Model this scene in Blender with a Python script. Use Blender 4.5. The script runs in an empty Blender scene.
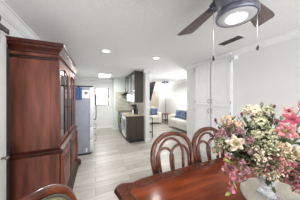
import bpy, bmesh, math, random
from mathutils import Vector, Matrix, Euler
random.seed(7)
SC = bpy.context.scene
COL = SC.collection
PI = math.pi

# ---------------------------------------------------------------- camera
YAW = math.radians(23.06)
FPX, CAMH, HORIZON = 128.0, 1.5, 98.0
cd = bpy.data.cameras.new('camera'); cam = bpy.data.objects.new('camera', cd); COL.objects.link(cam)
cd.sensor_width = 36.0; cd.lens = FPX / 300 * 36; cd.shift_y = -(100 - HORIZON) / 300
cd.clip_start = 0.05
cam.location = (0, 0, CAMH); cam.rotation_euler = (PI / 2, 0, -YAW)
SC.camera = cam

# ---------------------------------------------------------------- world, lamps, exposure
SC.view_settings.view_transform = 'Standard'; SC.view_settings.look = 'None'
SC.view_settings.gamma = 1; SC.view_settings.use_curve_mapping = False
SC.view_settings.exposure = 1.37
w = bpy.data.worlds.new('world'); SC.world = w; w.use_nodes = True
w.node_tree.nodes['Background'].inputs[0].default_value = (0.86, 0.93, 1.0, 1)
w.node_tree.nodes['Background'].inputs[1].default_value = 1.0

def area(name, loc, rot, sx, sy, watts, col=(1, 1, 1), spread=PI):
    d = bpy.data.lights.new(name, 'AREA'); d.shape = 'RECTANGLE'; d.size = sx; d.size_y = sy
    d.energy = watts; d.color = col; d.spread = spread
    o = bpy.data.objects.new(name, d); COL.objects.link(o); o.location = loc; o.rotation_euler = rot
    o.visible_camera = True
    return o
# daylight at the kitchen window; fill lamps at added unseen rear and living-room windows
area('rear_fill', (0.7, -2.5, 1.1), (PI / 2 + .30, 0, 0), 2.9, 1.9, 46, (0.93, 0.965, 1.0))  # fill lamp behind the camera, tilted up to brighten the ceiling
area('daylight_kitchen', (0.29, 6.93, 1.56), (-PI / 2, 0, 0), 0.62, 0.83, 6, (0.94, 0.98, 1.0))
area('living_fill', (4.58, 4.5, 1.55), (PI / 2, 0, PI / 2), 1.75, 1.15, 42, (0.96, 0.98, 1.0))  # fill lamp added out of view to brighten the living room

def lamp(loc, watts, rad=0.05, col=(1, .985, .96)):
    d = bpy.data.lights.new('bulb', 'AREA'); d.shape = 'DISK'; d.size = rad * 2; d.energy = watts; d.color = col
    o = bpy.data.objects.new('bulb', d); COL.objects.link(o); o.location = loc
    return o

# ---------------------------------------------------------------- helpers
S_, C_ = math.sin(YAW), math.cos(YAW)
def at(u, v, d):
    """photo point at camera depth d -> room point"""
    xc = (u - 150) / FPX * d
    return Vector((xc * C_ + d * S_, -xc * S_ + d * C_, CAMH - (v - HORIZON) / FPX * d))

class MB:
    def __init__(s): s.bm = bmesh.new()
    def _add(s, verts, faces, smooth=False):
        vs = [s.bm.verts.new(v) for v in verts]
        for f in faces:
            try:
                fc = s.bm.faces.new([vs[i] for i in f]); fc.smooth = smooth
            except ValueError: pass
        return vs
    def box(s, x0, x1, y0, y1, z0, z1, bev=0.0, seg=1):
        t = bmesh.new()
        c = Vector(((x0 + x1) / 2, (y0 + y1) / 2, (z0 + z1) / 2))
        bmesh.ops.create_cube(t, size=1, matrix=Matrix.Translation(c) @ Matrix.Diagonal((abs(x1 - x0), abs(y1 - y0), abs(z1 - z0), 1)))
        if bev: bmesh.ops.bevel(t, geom=t.edges[:], offset=bev, segments=seg, affect='EDGES', profile=0.5)
        if seg > 1:
            for f in t.faces: f.smooth = True
        s.merge(t); return s
    def merge(s, t, mat=None):
        if mat is not None: bmesh.ops.transform(t, matrix=mat, verts=t.verts[:])
        m = {v: s.bm.verts.new(v.co) for v in t.verts}
        for f in t.faces:
            try:
                nf = s.bm.faces.new([m[v] for v in f.verts]); nf.smooth = f.smooth
            except ValueError: pass
        t.free()
    def tube(s, pts, r, n=8, closed=False, flat=1.0, up=None):
        pts = [Vector(p) for p in pts]; N = len(pts)
        rs = r if isinstance(r, (list, tuple)) else [r] * N
        rings = []; prev = None
        for i, p in enumerate(pts):
            if closed: t = pts[(i + 1) % N] - pts[i - 1]
            else: t = pts[min(i + 1, N - 1)] - pts[max(i - 1, 0)]
            t = t.normalized() if t.length > 1e-9 else Vector((0, 0, 1))
            if up is not None: a = Vector(up)
            else: a = prev if prev is not None else (Vector((0, 0, 1)) if abs(t.z) < .9 else Vector((1, 0, 0)))
            a = (a - t * a.dot(t))
            if a.length < 1e-6: a = t.orthogonal()
            a.normalize(); b = t.cross(a); prev = a
            rings.append([p + a * math.cos(2 * PI * k / n) * rs[i] * flat + b * math.sin(2 * PI * k / n) * rs[i] for k in range(n)])
        verts = [v for rg in rings for v in rg]; faces = []
        for i in range(N if closed else N - 1):
            j = (i + 1) % N
            for k in range(n):
                l = (k + 1) % n
                faces.append((i * n + k, i * n + l, j * n + l, j * n + k))
        if not closed:
            faces.append(tuple(range(n - 1, -1, -1))); faces.append(tuple((N - 1) * n + k for k in range(n)))
        s._add(verts, faces, True); return s
    def cyl(s, p, q, r0, r1=None, n=12):
        return s.tube([p, q], [r0, r0 if r1 is None else r1], n)
    def lathe(s, prof, c=(0, 0, 0), n=24, flute=0, fd=0.0):
        verts = []; c = Vector(c)
        for r, z in prof:
            for k in range(n):
                a = 2 * PI * k / n
                rr = r * (1 + (fd * math.cos(flute * a) if flute else 0))
                verts.append(c + Vector((rr * math.cos(a), rr * math.sin(a), z)))
        faces = []
        for i in range(len(prof) - 1):
            for k in range(n):
                l = (k + 1) % n
                faces.append((i * n + k, i * n + l, (i + 1) * n + l, (i + 1) * n + k))
        faces.append(tuple(range(n - 1, -1, -1))); faces.append(tuple((len(prof) - 1) * n + k for k in range(n)))
        s._add(verts, faces, True); return s
    def ball(s, c, r, sc=(1, 1, 1), sub=1, mat=None):
        t = bmesh.new(); bmesh.ops.create_icosphere(t, subdivisions=sub, radius=r)
        for f in t.faces: f.smooth = True
        m = Matrix.Translation(Vector(c)) @ (mat or Matrix.Identity(4)) @ Matrix.Diagonal((*sc, 1))
        s.merge(t, m); return s
    def loft(s, outlines, cap=True, smooth=False):
        n = len(outlines[0]); verts = [v for o in outlines for v in o]; faces = []
        for i in range(len(outlines) - 1):
            for k in range(n):
                l = (k + 1) % n
                faces.append((i * n + k, i * n + l, (i + 1) * n + l, (i + 1) * n + k))
        if cap:
            faces.append(tuple(range(n - 1, -1, -1))); faces.append(tuple((len(outlines) - 1) * n + k for k in range(n)))
        s._add(verts, faces, smooth); return s
    def sweep(s, prof, p, q, nrm):
        """extrude a profile (distance out from the wall, height) between two points"""
        p = Vector(p); q = Vector(q); nrm = Vector(nrm)
        return s.loft([[p + nrm * a + Vector((0, 0, b)) for a, b in prof], [q + nrm * a + Vector((0, 0, b)) for a, b in prof]])
    def build(s, name, mat, parent=None, world=False, bevel=0):
        bmesh.ops.recalc_face_normals(s.bm, faces=s.bm.faces[:])
        me = bpy.data.meshes.new(name); 
        if world and parent is not None:
            bmesh.ops.translate(s.bm, vec=-root_loc(parent), verts=s.bm.verts[:])
        s.bm.to_mesh(me); s.bm.free()
        me.materials.append(mat)
        o = bpy.data.objects.new(name, me); COL.objects.link(o)
        if parent is not None: o.parent = parent
        if bevel:
            b = o.modifiers.new('bevel', 'BEVEL'); b.width = bevel; b.segments = 2; b.limit_method = 'ANGLE'
        return o
def root_loc(o):
    while o.parent: o = o.parent
    return Vector(o.location)
def tag(o, label=None, cat=None, group=None, kind=None):
    for k, v in (('label', label), ('category', cat), ('group', group), ('kind', kind)):
        if v: o[k] = v
    return o
def thing(name, label, cat, loc=(0, 0, 0), rz=0, group=None):
    o = bpy.data.objects.new(name, None); COL.objects.link(o); o.empty_display_size = .1
    o.location = loc; o.rotation_euler = (0, 0, rz)
    return tag(o, label, cat, group)
def kids(o): return [c for c in bpy.data.objects if c.parent == o]
def copy_tree(o, parent=None):
    c = o.copy(); COL.objects.link(c)
    if parent is not None: c.parent = parent
    for ch in kids(o): copy_tree(ch, c)
    return c
def struct(name, mb, mat, parent=None):
    o = mb.build(name, mat, parent)
    if parent is None: o['kind'] = 'structure'
    return o
def spline(pts, sub=6, closed=False):
    P = [Vector(p) for p in pts]; n = len(P); out = []
    for i in range(n if closed else n - 1):
        if closed: a, b, c, d = P[i - 1], P[i], P[(i + 1) % n], P[(i + 2) % n]
        else: a, b, c, d = P[max(i - 1, 0)], P[i], P[i + 1], P[min(i + 2, n - 1)]
        for k in range(sub):
            t = k / sub
            out.append(.5 * ((2 * b) + (c - a) * t + (2 * a - 5 * b + 4 * c - d) * t * t + (3 * b - a - 3 * c + d) * t ** 3))
    if not closed: out.append(P[-1])
    return out

# ---------------------------------------------------------------- materials
def srgb(r, g, b):
    f = lambda c: (c / 255 / 12.92) if c / 255 <= .04045 else ((c / 255 + .055) / 1.055) ** 2.4
    return (f(r), f(g), f(b), 1)
def mat(name, c1, c2=None, rough=.5, metal=0, scale=8, stretch=(1, 1, 1), detail=3, coat=0, bump=0, spec=.5, trans=0, sheen=0):
    m = bpy.data.materials.new(name); m.use_nodes = True
    nt = m.node_tree; b = nt.nodes['Principled BSDF']
    b.inputs['Roughness'].default_value = rough; b.inputs['Metallic'].default_value = metal
    b.inputs['Specular IOR Level'].default_value = spec
    b.inputs['Coat Weight'].default_value = coat; b.inputs['Coat Roughness'].default_value = .12
    b.inputs['Transmission Weight'].default_value = trans
    c2 = c2 or tuple(min(1, x * .9) for x in c1[:3]) + (1,)
    tc = nt.nodes.new('ShaderNodeTexCoord'); mp = nt.nodes.new('ShaderNodeMapping'); mp.inputs['Scale'].default_value = stretch
    nz = nt.nodes.new('ShaderNodeTexNoise'); nz.inputs['Scale'].default_value = scale; nz.inputs['Detail'].default_value = detail
    rp = nt.nodes.new('ShaderNodeValToRGB'); rp.color_ramp.elements[0].position = .35; rp.color_ramp.elements[1].position = .65
    rp.color_ramp.elements[0].color = c1; rp.color_ramp.elements[1].color = c2
    L = nt.links.new
    L(tc.outputs['Object'], mp.inputs[0]); L(mp.outputs[0], nz.inputs['Vector']); L(nz.outputs['Fac'], rp.inputs[0]); L(rp.outputs[0], b.inputs['Base Color'])
    if bump:
        bp = nt.nodes.new('ShaderNodeBump'); bp.inputs['Strength'].default_value = bump; bp.inputs['Distance'].default_value = .01
        L(nz.outputs['Fac'], bp.inputs['Height']); L(bp.outputs[0], b.inputs['Normal'])
    return m
def emit(name, col, strength, base=.8):
    m = bpy.data.materials.new(name); m.use_nodes = True; nt = m.node_tree; b = nt.nodes['Principled BSDF']
    b.inputs['Base Color'].default_value = (base, base, base, 1)
    b.inputs['Emission Color'].default_value = col; b.inputs['Emission Strength'].default_value = strength
    return m
def brick(name, c1, c2, mortar, bw, rh, ms, rough, rot=(0, 0, 0), offs=.5, grain=(1, 8, 1), gscale=3, gamt=.35, spec=.4):
    m = bpy.data.materials.new(name); m.use_nodes = True; nt = m.node_tree; b = nt.nodes['Principled BSDF']; L = nt.links.new
    tc = nt.nodes.new('ShaderNodeTexCoord'); mp = nt.nodes.new('ShaderNodeMapping'); mp.inputs['Rotation'].default_value = rot
    bt = nt.nodes.new('ShaderNodeTexBrick'); bt.inputs['Scale'].default_value = 1; bt.inputs['Brick Width'].default_value = bw
    bt.inputs['Row Height'].default_value = rh; bt.inputs['Mortar Size'].default_value = ms; bt.offset = offs
    bt.inputs['Color1'].default_value = c1; bt.inputs['Color2'].default_value = c2; bt.inputs['Mortar'].default_value = mortar
    bt.inputs['Bias'].default_value = 0; bt.inputs['Mortar Smooth'].default_value = .3
    mp2 = nt.nodes.new('ShaderNodeMapping'); mp2.inputs['Scale'].default_value = grain
    nz = nt.nodes.new('ShaderNodeTexNoise'); nz.inputs['Scale'].default_value = gscale; nz.inputs['Detail'].default_value = 5
    rp = nt.nodes.new('ShaderNodeValToRGB'); rp.color_ramp.elements[0].position = .3; rp.color_ramp.elements[1].position = .7
    rp.color_ramp.elements[0].color = (.62, .60, .57, 1); rp.color_ramp.elements[1].color = (1, 1, 1, 1)
    mx = nt.nodes.new('ShaderNodeMix'); mx.data_type = 'RGBA'; mx.blend_type = 'MULTIPLY'; mx.inputs[0].default_value = gamt
    L(tc.outputs['Object'], mp.inputs[0]); L(mp.outputs[0], bt.inputs['Vector']); L(mp.outputs[0], mp2.inputs[0]); L(mp2.outputs[0], nz.inputs['Vector'])
    L(nz.outputs['Fac'], rp.inputs[0]); L(bt.outputs['Color'], mx.inputs[6]); L(rp.outputs[0], mx.inputs[7]); L(mx.outputs[2], b.inputs['Base Color'])
    b.inputs['Roughness'].default_value = rough; b.inputs['Specular IOR Level'].default_value = spec
    return m
def glass(name, tint=(1, 1, 1, 1), refl=.12, rough=.02):
    m = bpy.data.materials.new(name); m.use_nodes = True; nt = m.node_tree; L = nt.links.new
    nt.nodes.remove(nt.nodes['Principled BSDF']); out = nt.nodes['Material Output']
    t = nt.nodes.new('ShaderNodeBsdfTransparent'); t.inputs[0].default_value = tint
    g = nt.nodes.new('ShaderNodeBsdfGlossy'); g.inputs['Roughness'].default_value = rough
    fr = nt.nodes.new('ShaderNodeFresnel'); fr.inputs[0].default_value = 1.5
    ad = nt.nodes.new('ShaderNodeMath'); ad.operation = 'ADD'; ad.inputs[1].default_value = refl; ad.use_clamp = True
    mx = nt.nodes.new('ShaderNodeMixShader')
    L(fr.outputs[0], ad.inputs[0]); L(ad.outputs[0], mx.inputs[0]); L(t.outputs[0], mx.inputs[1]); L(g.outputs[0], mx.inputs[2]); L(mx.outputs[0], out.inputs[0])
    return m
M = {}
M['wall'] = mat('wall_paint', srgb(229, 229, 227), srgb(226, 226, 224), .7, scale=3)
M['wall_green'] = mat('wall_paint_pale_green', srgb(222, 232, 226), srgb(219, 229, 223), .7, scale=3)
M['ceiling'] = mat('ceiling_paint', srgb(238, 238, 236), srgb(233, 233, 231), .9, scale=40, detail=5, bump=.25)
M['trim'] = mat('trim_paint', srgb(240, 240, 239), srgb(236, 236, 235), .4)
M['cab_white'] = mat('white_cabinet_paint', srgb(236, 236, 237), srgb(232, 232, 233), .4)
M['floor'] = brick('floor_planks', srgb(202, 197, 190), srgb(170, 165, 158), srgb(134, 129, 122), 1.2, .165, .004, .34, grain=(1.5, 14, 1), gamt=.8)
M['tile'] = brick('backsplash_tile', srgb(208, 206, 192), srgb(170, 166, 150), srgb(222, 220, 210), .16, .05, .004, .35, rot=(PI / 2, 0, 0), grain=(2, 2, 2), gscale=12)
M['tile_side'] = brick('backsplash_tile_side', srgb(208, 206, 192), srgb(170, 166, 150), srgb(222, 220, 210), .16, .05, .004, .35, rot=(PI / 2, PI / 2, 0), grain=(2, 2, 2), gscale=12)
M['mahog'] = mat('mahogany', srgb(82, 43, 32), srgb(136, 78, 59), .42, scale=2.2, stretch=(5, 5, .7), detail=6, coat=.15, spec=.3)
M['mahog_dark'] = mat('mahogany_dark', srgb(60, 24, 17), srgb(84, 36, 26), .38, scale=3, stretch=(4, 4, 1), detail=5, coat=.2, spec=.3)
M['mahog_black'] = mat('mahogany_carved', srgb(42, 28, 20), srgb(62, 38, 26), .34, scale=9, stretch=(3, 1, 3), coat=.2)
M['chair'] = mat('chair_mahogany', srgb(72, 35, 22), srgb(120, 62, 38), .25, scale=8, stretch=(2, 2, 2), detail=4, coat=.35)
M['table'] = mat('table_mahogany', srgb(98, 40, 20), srgb(146, 68, 33), .16, scale=2.0, stretch=(1, 7, 1), detail=6, coat=0, spec=.22)
M['burl'] = mat('table_burl_border', srgb(72, 33, 20), srgb(110, 54, 32), .18, scale=34, detail=8, coat=0, spec=.25)
M['black'] = mat('black_metal', srgb(26, 26, 29), srgb(34, 34, 37), .4)
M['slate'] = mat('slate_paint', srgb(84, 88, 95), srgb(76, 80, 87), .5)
M['espresso'] = mat('espresso_wood', srgb(68, 58, 48), srgb(54, 46, 38), .4, scale=3, stretch=(6, 6, .6), detail=5)
M['granite'] = mat('granite', srgb(206, 194, 172), srgb(158, 143, 120), .2, scale=60, detail=6)
M['steel'] = mat('steel', srgb(205, 207, 210), srgb(192, 194, 197), .32, metal=.6, scale=3, stretch=(1, 1, 12))
M['steel_pale'] = mat('pale_steel', srgb(232, 233, 235), srgb(222, 223, 226), .4, metal=.15, scale=3, stretch=(1, 1, 12))
M['tv_grey'] = mat('tv_casing', srgb(56, 60, 70), srgb(48, 52, 61), .45)
M['pewter'] = mat('pewter', srgb(140, 132, 122), srgb(120, 112, 104), .35, metal=.8)
M['brass'] = mat('aged_brass', srgb(120, 92, 52), srgb(96, 72, 40), .4, metal=.8)
M['fridge_side'] = mat('fridge_grey', srgb(160, 164, 178), srgb(148, 152, 166), .42, scale=4)
M['paper'] = mat('paper', srgb(238, 238, 238), srgb(232, 232, 232), .8)
M['ink'] = mat('grey_ink', srgb(140, 143, 147), srgb(115, 118, 122), .8, scale=60)
M['blue_cloth'] = mat('blue_cloth', srgb(62, 95, 140), srgb(88, 120, 160), .9, scale=20)
M['towel_green'] = mat('green_towel', srgb(142, 156, 84), srgb(120, 136, 66), .95, scale=25)
M['towel_pat'] = mat('patterned_towel', srgb(232, 232, 232), srgb(60, 60, 66), .95, scale=26, detail=1)
M['appl_black'] = mat('appliance_black', srgb(30, 29, 30), srgb(36, 35, 36), .2)
M['appl_white'] = mat('appliance_white', srgb(238, 238, 240), srgb(230, 230, 233), .35)
M['glass'] = glass('clear_glass', refl=.05)
M['cab_glass'] = glass('cabinet_glass', (.80, .88, .84, 1), .5)
M['dark_glass'] = glass('smoked_glass', (.22, .20, .19, 1), .01)
M['sofa'] = mat('sofa_leather', srgb(222, 215, 207), srgb(212, 205, 197), .55, scale=12)
M['cushion_blue'] = mat('blue_cushion', srgb(40, 56, 88), srgb(120, 136, 164), .9, scale=16)
M['lamp_on'] = emit('lamp_glow', (1, .99, .97, 1), 3)
M['panel_on'] = emit('panel_glow', (1, .99, .97, 1), 2)
M['frost'] = emit('frosted_glow', (.96, .97, 1, 1), .05, .4)
M['fan_ring'] = mat('fan_dark_metal', srgb(124, 124, 138), srgb(112, 112, 126), .32, metal=.6)
M['fan_bracket'] = mat('fan_bracket_metal', srgb(70, 72, 92), srgb(60, 62, 80), .35, metal=.5)
M['fan_ring_in'] = mat('fan_satin_ring', srgb(176, 178, 184), srgb(168, 170, 176), .35, metal=.4)
M['fan_blade'] = mat('fan_blade_wood', srgb(92, 80, 77), srgb(122, 108, 103), .5, scale=3, stretch=(1.5, 14, 1), detail=6)
M['mat_cream'] = mat('cream_woven', srgb(205, 197, 184), srgb(180, 170, 155), .9, scale=110, detail=5, bump=.3)
M['shade'] = mat('window_shade', srgb(196, 186, 170), srgb(204, 195, 180), .9)
M['olive_seat'] = mat('seat_fabric', srgb(120, 118, 88), srgb(146, 142, 112), .95, scale=40)
M['crystal'] = bpy.data.materials.new('crystal'); M['crystal'].use_nodes = True
_b = M['crystal'].node_tree.nodes['Principled BSDF']; _b.inputs['Transmission Weight'].default_value = .75; _b.inputs['Roughness'].default_value = .06
_b.inputs['Base Color'].default_value = (.95, .96, .98, 1); _b.inputs['IOR'].default_value = 1.5
def petal(name, a, b, sc=60): return mat(name, srgb(*a), srgb(*b), .7, scale=sc, detail=2, spec=.25)
M['p_cream'] = petal('petal_cream', (232, 216, 194), (214, 188, 158))
M['p_peach'] = petal('petal_peach', (228, 200, 172), (206, 168, 140))
M['p_pale'] = petal('petal_pale_green', (216, 212, 182), (176, 172, 134))
M['p_dusty'] = petal('petal_dusty_pink', (188, 146, 150), (148, 104, 114))
M['p_pink'] = petal('petal_pink', (214, 158, 154), (188, 112, 120))
M['p_red'] = petal('petal_rose_red', (152, 48, 70), (184, 90, 106), 30)
M['p_mag'] = petal('petal_magenta', (166, 84, 106), (208, 146, 152))
M['p_burg'] = petal('petal_burgundy', (98, 40, 56), (132, 66, 80))
M['p_ivory'] = petal('petal_ivory', (230, 216, 196), (206, 186, 160), 20)
M['leaf'] = petal('leaf_green', (76, 86, 56), (50, 62, 40), 20)
M['leaf_sage'] = petal('leaf_sage', (136, 140, 106), (96, 104, 74), 20)
M['leaf_lime'] = petal('leaf_lime', (150, 148, 82), (116, 118, 62), 20)
M['leaf_plum'] = petal('leaf_plum', (122, 82, 92), (92, 62, 72), 20)
M['stem'] = petal('stem_green', (84, 92, 58), (66, 72, 46), 20)

# ---------------------------------------------------------------- the setting
CE = 2.44
XL, XR = -0.90, 2.60
struct('floor', MB().box(-1.1, 4.6, -2.8, 7.8, -.1, 0), M['floor'])
struct('ceiling', MB().box(-1.1, 4.6, -2.8, 7.8, CE, CE + .1), M['ceiling'])
struct('wall_left', MB().box(XL - .12, XL, -2.7, 6.87, 0, CE), M['wall'])
struct('wall_right', MB().box(XR, XR + .12, -2.7, 3.2, 0, CE), M['wall'])
struct('wall_living_near', MB().box(XR + .12, 4.4, 3.08, 3.2, 0, CE), M['wall'])
struct('wall_living_right', MB().box(4.4, 4.52, 3.08, 3.6, 0, CE).box(4.4, 4.52, 5.4, 7.72, 0, CE).box(4.4, 4.52, 3.6, 5.4, 0, .95).box(4.4, 4.52, 3.6, 5.4, 2.15, CE), M['wall'])
_w = struct('added_window_side', MB().box(4.38, 4.45, 3.55, 3.6, .9, 2.2).box(4.38, 4.45, 5.4, 5.45, .9, 2.2).box(4.38, 4.45, 3.6, 5.4, 2.15, 2.2).box(4.36, 4.45, 3.55, 5.45, .9, .95).box(4.41, 4.44, 4.48, 4.52, .95, 2.15), M['trim'])  # unseen window, added to let the living-room fill lamp in
MB().box(4.455, 4.46, 3.6, 5.4, .95, 2.15).build('pane', M['glass'], _w)
def holed(name, x0, x1, y0, y1, hx0, hx1, hz0, hz1, m):
    mb = MB().box(x0, hx0, y0, y1, 0, CE).box(hx1, x1, y0, y1, 0, CE).box(hx0, hx1, y0, y1, 0, hz0).box(hx0, hx1, y0, y1, hz1, CE)
    return struct(name, mb, m)
KY = 6.75
holed('wall_kitchen_window', XL - .12, .92, KY, KY + .12, -.03, .61, 1.14, 1.99, M['wall'])
struct('wall_kitchen_back', MB().box(.80, 1.56, 6.2, KY, 0, CE), M['wall_green'])
struct('wall_partition', MB().box(1.56, 1.71, 4.05, 7.72, 0, CE), M['wall'])
holed('wall_living_back', 1.71, 4.4, 7.6, 7.72, 2.86, 3.86, .84, 1.96, M['wall'])
holed('wall_rear', XL - .12, XR + .12, -2.72, -2.6, -.75, 2.15, .2, 2.2, M['wall'])
def window(name, x0, x1, z0, z1, y, d, rail=True, fw=.045):
    f = MB().box(x0 - fw, x1 + fw, y - .02 * d, y + .05, z1, z1 + fw).box(x0 - fw, x0, y - .02 * d, y + .05, z0, z1).box(x1, x1 + fw, y - .02 * d, y + .05, z0, z1)
    f.box(x0 - fw - .02, x1 + fw + .02, y - .05 * d, y + .05, z0 - fw, z0)
    o = struct(name, f, M['trim'])
    MB().box(x0, x1, y + .05, y + .056, z0, z1).build('pane', M['glass'], o)
    if rail:
        zm = (z0 + z1) / 2 + .02
        MB().box(x0, x1, y + .03, y + .06, zm - .035, zm + .035).box(x0, x0 + .045, y + .03, y + .06, z0, z1).box(x1 - .045, x1, y + .03, y + .06, z0, z1).box(x0, x1, y + .03, y + .06, z0, z0 + .05).box(x0, x1, y + .03, y + .06, z1 - .04, z1).build('sash', M['slate'], o)
    return o
window('window_1', -.03, .61, 1.14, 1.99, KY, 1)
w2 = window('window_2', 2.86, 3.86, .84, 1.96, 7.6, 1, False)
MB().box(2.88, 3.84, 7.61, 7.625, .86, 1.95).build('roller_shade', M['shade'], w2)
window('unseen_window_rear', -.75, 2.15, .2, 2.2, -2.66, -1, False)  # unseen window, placed and widened for the light it lets in

CROWN = [(0, 0), (.085, 0), (.085, -.014), (.066, -.022), (.05, -.045), (.03, -.072), (.016, -.08), (.016, -.095), (0, -.095)]
BASE = [(0, 0), (.016, 0), (.016, .085), (.008, .105), (0, .105)]
n_t = [0]
def crown(p, q, nrm, name=None):
    n_t[0] += 1
    return struct('trim_%d' % n_t[0], MB().sweep(CROWN, (p[0], p[1], CE), (q[0], q[1], CE), nrm), M['trim'])
crown((XL, -2.6), (XL, KY), (1, 0, 0)); crown((XR, -2.6), (XR, 3.28), (-1, 0, 0))
crown((XR - .08, 3.2), (4.4, 3.2), (0, 1, 0)); crown((4.4, 3.2), (4.4, 7.6), (-1, 0, 0))
crown((1.71, 7.6), (4.4, 7.6), (0, -1, 0)); crown((XL, KY), (.8, KY), (0, -1, 0))
crown((1.71, 3.97), (1.71, 7.6), (1, 0, 0)); crown((1.48, 4.05), (1.79, 4.05), (0, -1, 0))
def base(name, p, q, nrm): struct(name, MB().sweep(BASE, (*p, 0), (*q, 0), nrm), M['trim'])
base('baseboard_left', (XL, 3.3), (XL, KY), (1, 0, 0)); base('baseboard_right', (XR, -2.6), (XR, 1.66), (-1, 0, 0))
base('baseboard_far', (XL, KY), (.8, KY), (0, -1, 0)); base('baseboard_partition_end', (1.545, 4.05), (1.725, 4.05), (0, -1, 0))
base('baseboard_partition', (1.71, 4.035), (1.71, 7.6), (1, 0, 0)); base('baseboard_living', (1.71, 7.6), (4.4, 7.6), (0, -1, 0))
base('baseboard_living_right', (4.4, 3.2), (4.4, 7.6), (-1, 0, 0)); base('baseboard_stub', (.8, 6.19), (.8, KY), (-1, 0, 0))
struct('trim_20', MB().box(.86, 1.56, 6.185, 6.2, .92, 1.78), M['tile'])
struct('trim_21', MB().box(1.548, 1.56, 4.19, 6.185, .92, 1.40), M['tile_side'])

# sliding door, its track and the slate door beside it on the left wall
d1 = struct('door_1', MB().box(-.845, -.81, .72, 1.72, .02, 2.1, .004), M['trim'])
MB().lathe([(.012, 0), (.012, .02), (.02, .03), (.018, .045), (.006, .05)], (0, 0, 0), 12).build('door_handle', M['pewter'], d1)
_h = [c for c in kids(d1)][0]; _h.location = (-.81, 1.655, .93); _h.rotation_euler = (0, PI / 2, 0)
d2 = struct('door_2', MB().box(-.9, -.872, 1.45, 2.2, .01, 2.05, .003), M['slate'])
t = thing('sliding_door_track', 'black metal sliding door track high on left wall by the cabinet', 'door track', (-.86, 1.3, 2.16))
MB().box(-.83, -.815, .3, 1.78, 2.15, 2.20, .002).build('rail', M['black'], t, True)
for y in (.5, .95, 1.4, 1.72): MB().cyl((-.9, y, 2.175), (-.812, y, 2.175), .012).build('bolt', M['pewter'], t, True)
for y in (.9, 1.6):
    MB().box(-.813, -.806, y - .02, y + .02, 2.0, 2.24).cyl((-.832, y, 2.235), (-.806, y, 2.235), .035, n=16).build('roller_hanger', M['black'], t, True)

# ---------------------------------------------------------------- china cabinet
def rloft(mb, x0, x1, y0, y1, prof, cant=.0):
    """rectangle with one wall side at x0, grown outward by each offset in prof [(z, off)]"""
    outs = []
    for z, o in prof:
        X1, Y0, Y1 = x1 + o, y0 - o, y1 + o
        if cant: outs.append([(x0, Y0, z), (X1 - cant, Y0, z), (X1, Y0 + cant, z), (X1, Y1 - cant, z), (X1 - cant, Y1, z), (x0, Y1, z)])
        else: outs.append([(x0, Y0, z), (X1, Y0, z), (X1, Y1, z), (x0, Y1, z)])
    mb.loft(outs); return mb
hx0, hx1, hy0, hy1 = -.875, -.41, 1.90, 3.27
h = thing('china_cabinet', 'tall mahogany china cabinet with glass doors against the left wall', 'cabinet', (-.65, 2.6, 0))
lw = MB(); rloft(lw, hx0, hx1, hy0, hy1, [(.10, .0), (.82, .0)]); lw.build('lower_case', M['mahog'], h, True)
sf = MB()
for (z0, z1) in ((.90, 1.965), (.16, .785)):
    yy = hy0 + (.01 if z0 > .5 else 0); xx = hx1 - (.02 if z0 > .5 else 0)
    sf.box(xx - .075, xx, yy - .006, yy + .002, z0, z1, .002)
sf.build('side_stile', M['mahog'], h, True)
pl = MB(); rloft(pl, hx0, hx1, hy0, hy1, [(.01, .06), (.035, .075), (.05, .06), (.065, .07), (.085, .052), (.10, .058), (.12, .036), (.13, .04), (.15, .012), (.16, .0)]); pl.build('plinth_moulding', M['mahog_black'], h, True)
ws = MB(); rloft(ws, hx0, hx1, hy0, hy1, [(.81, .0), (.818, .014), (.832, .02), (.842, .04), (.862, .044), (.870, .03), (.882, .006)]); ws.build('waist_moulding', M['mahog_dark'], h, True, bevel=.004)
up = MB()
up.box(hx0, hx1 - .02, hy0 + .01, hy0 + .035, .88, 2.04).box(hx0, hx1 - .02, hy1 - .035, hy1 - .01, .88, 2.04).box(hx0, hx0 + .02, hy0 + .03, hy1 - .03, .88, 2.04)
up.box(hx0, hx1 - .02, hy0 + .01, hy1 - .01, 2.01, 2.04).box(hx0, hx1 - .02, hy0 + .01, hy1 - .01, .87, .9)
up.box(hx1 - .04, hx1 - .02, hy0 + .01, hy1 - .01, 1.965, 2.04)
up.build('upper_case', M['mahog'], h, True)
for z in (1.25, 1.62): MB().box(hx0 + .02, hx1 - .06, hy0 + .04, hy1 - .04, z, z + .015).build('shelf', M['mahog_dark'], h, True)
for y in (hy0 + .008, (hy0 + hy1) / 2 - .03, hy1 - .068):
    pm = MB().box(hx1 - .035, hx1 - .005, y, y + .06, .885, 1.99, .006)
    for q in (.017, .03, .043): pm.cyl((hx1 - .005, y + q, .95), (hx1 - .005, y + q, 1.93), .0045, n=6)
    pm.build('pilaster', M['mahog'], h, True)
bead = MB(); rloft(bead, hx0, hx1 - .02, hy0 + .01, hy1 - .01, [(1.955, 0), (1.962, .01), (1.975, .016), (1.984, .008), (1.99, .012), (1.997, 0)]); bead.build('bead_moulding', M['mahog_black'], h, True)
cn = MB(); rloft(cn, hx0, hx1 - .02, hy0 + .01, hy1 - .01, [(2.03, .0), (2.04, .012), (2.052, .014), (2.07, .03), (2.09, .052), (2.112, .062), (2.12, .075), (2.15, .078), (2.16, .07)]); cn.build('cornice', M['mahog_dark'], h, True)
dent = MB()
for k in range(40): dent.box(hx1 - .012, hx1 + .006, hy0 + .03 + k * .031, hy0 + .045 + k * .031, 2.012, 2.028)
dent.build('dentil_band', M['mahog'], h, True)
ym = (hy0 + hy1) / 2
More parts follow.
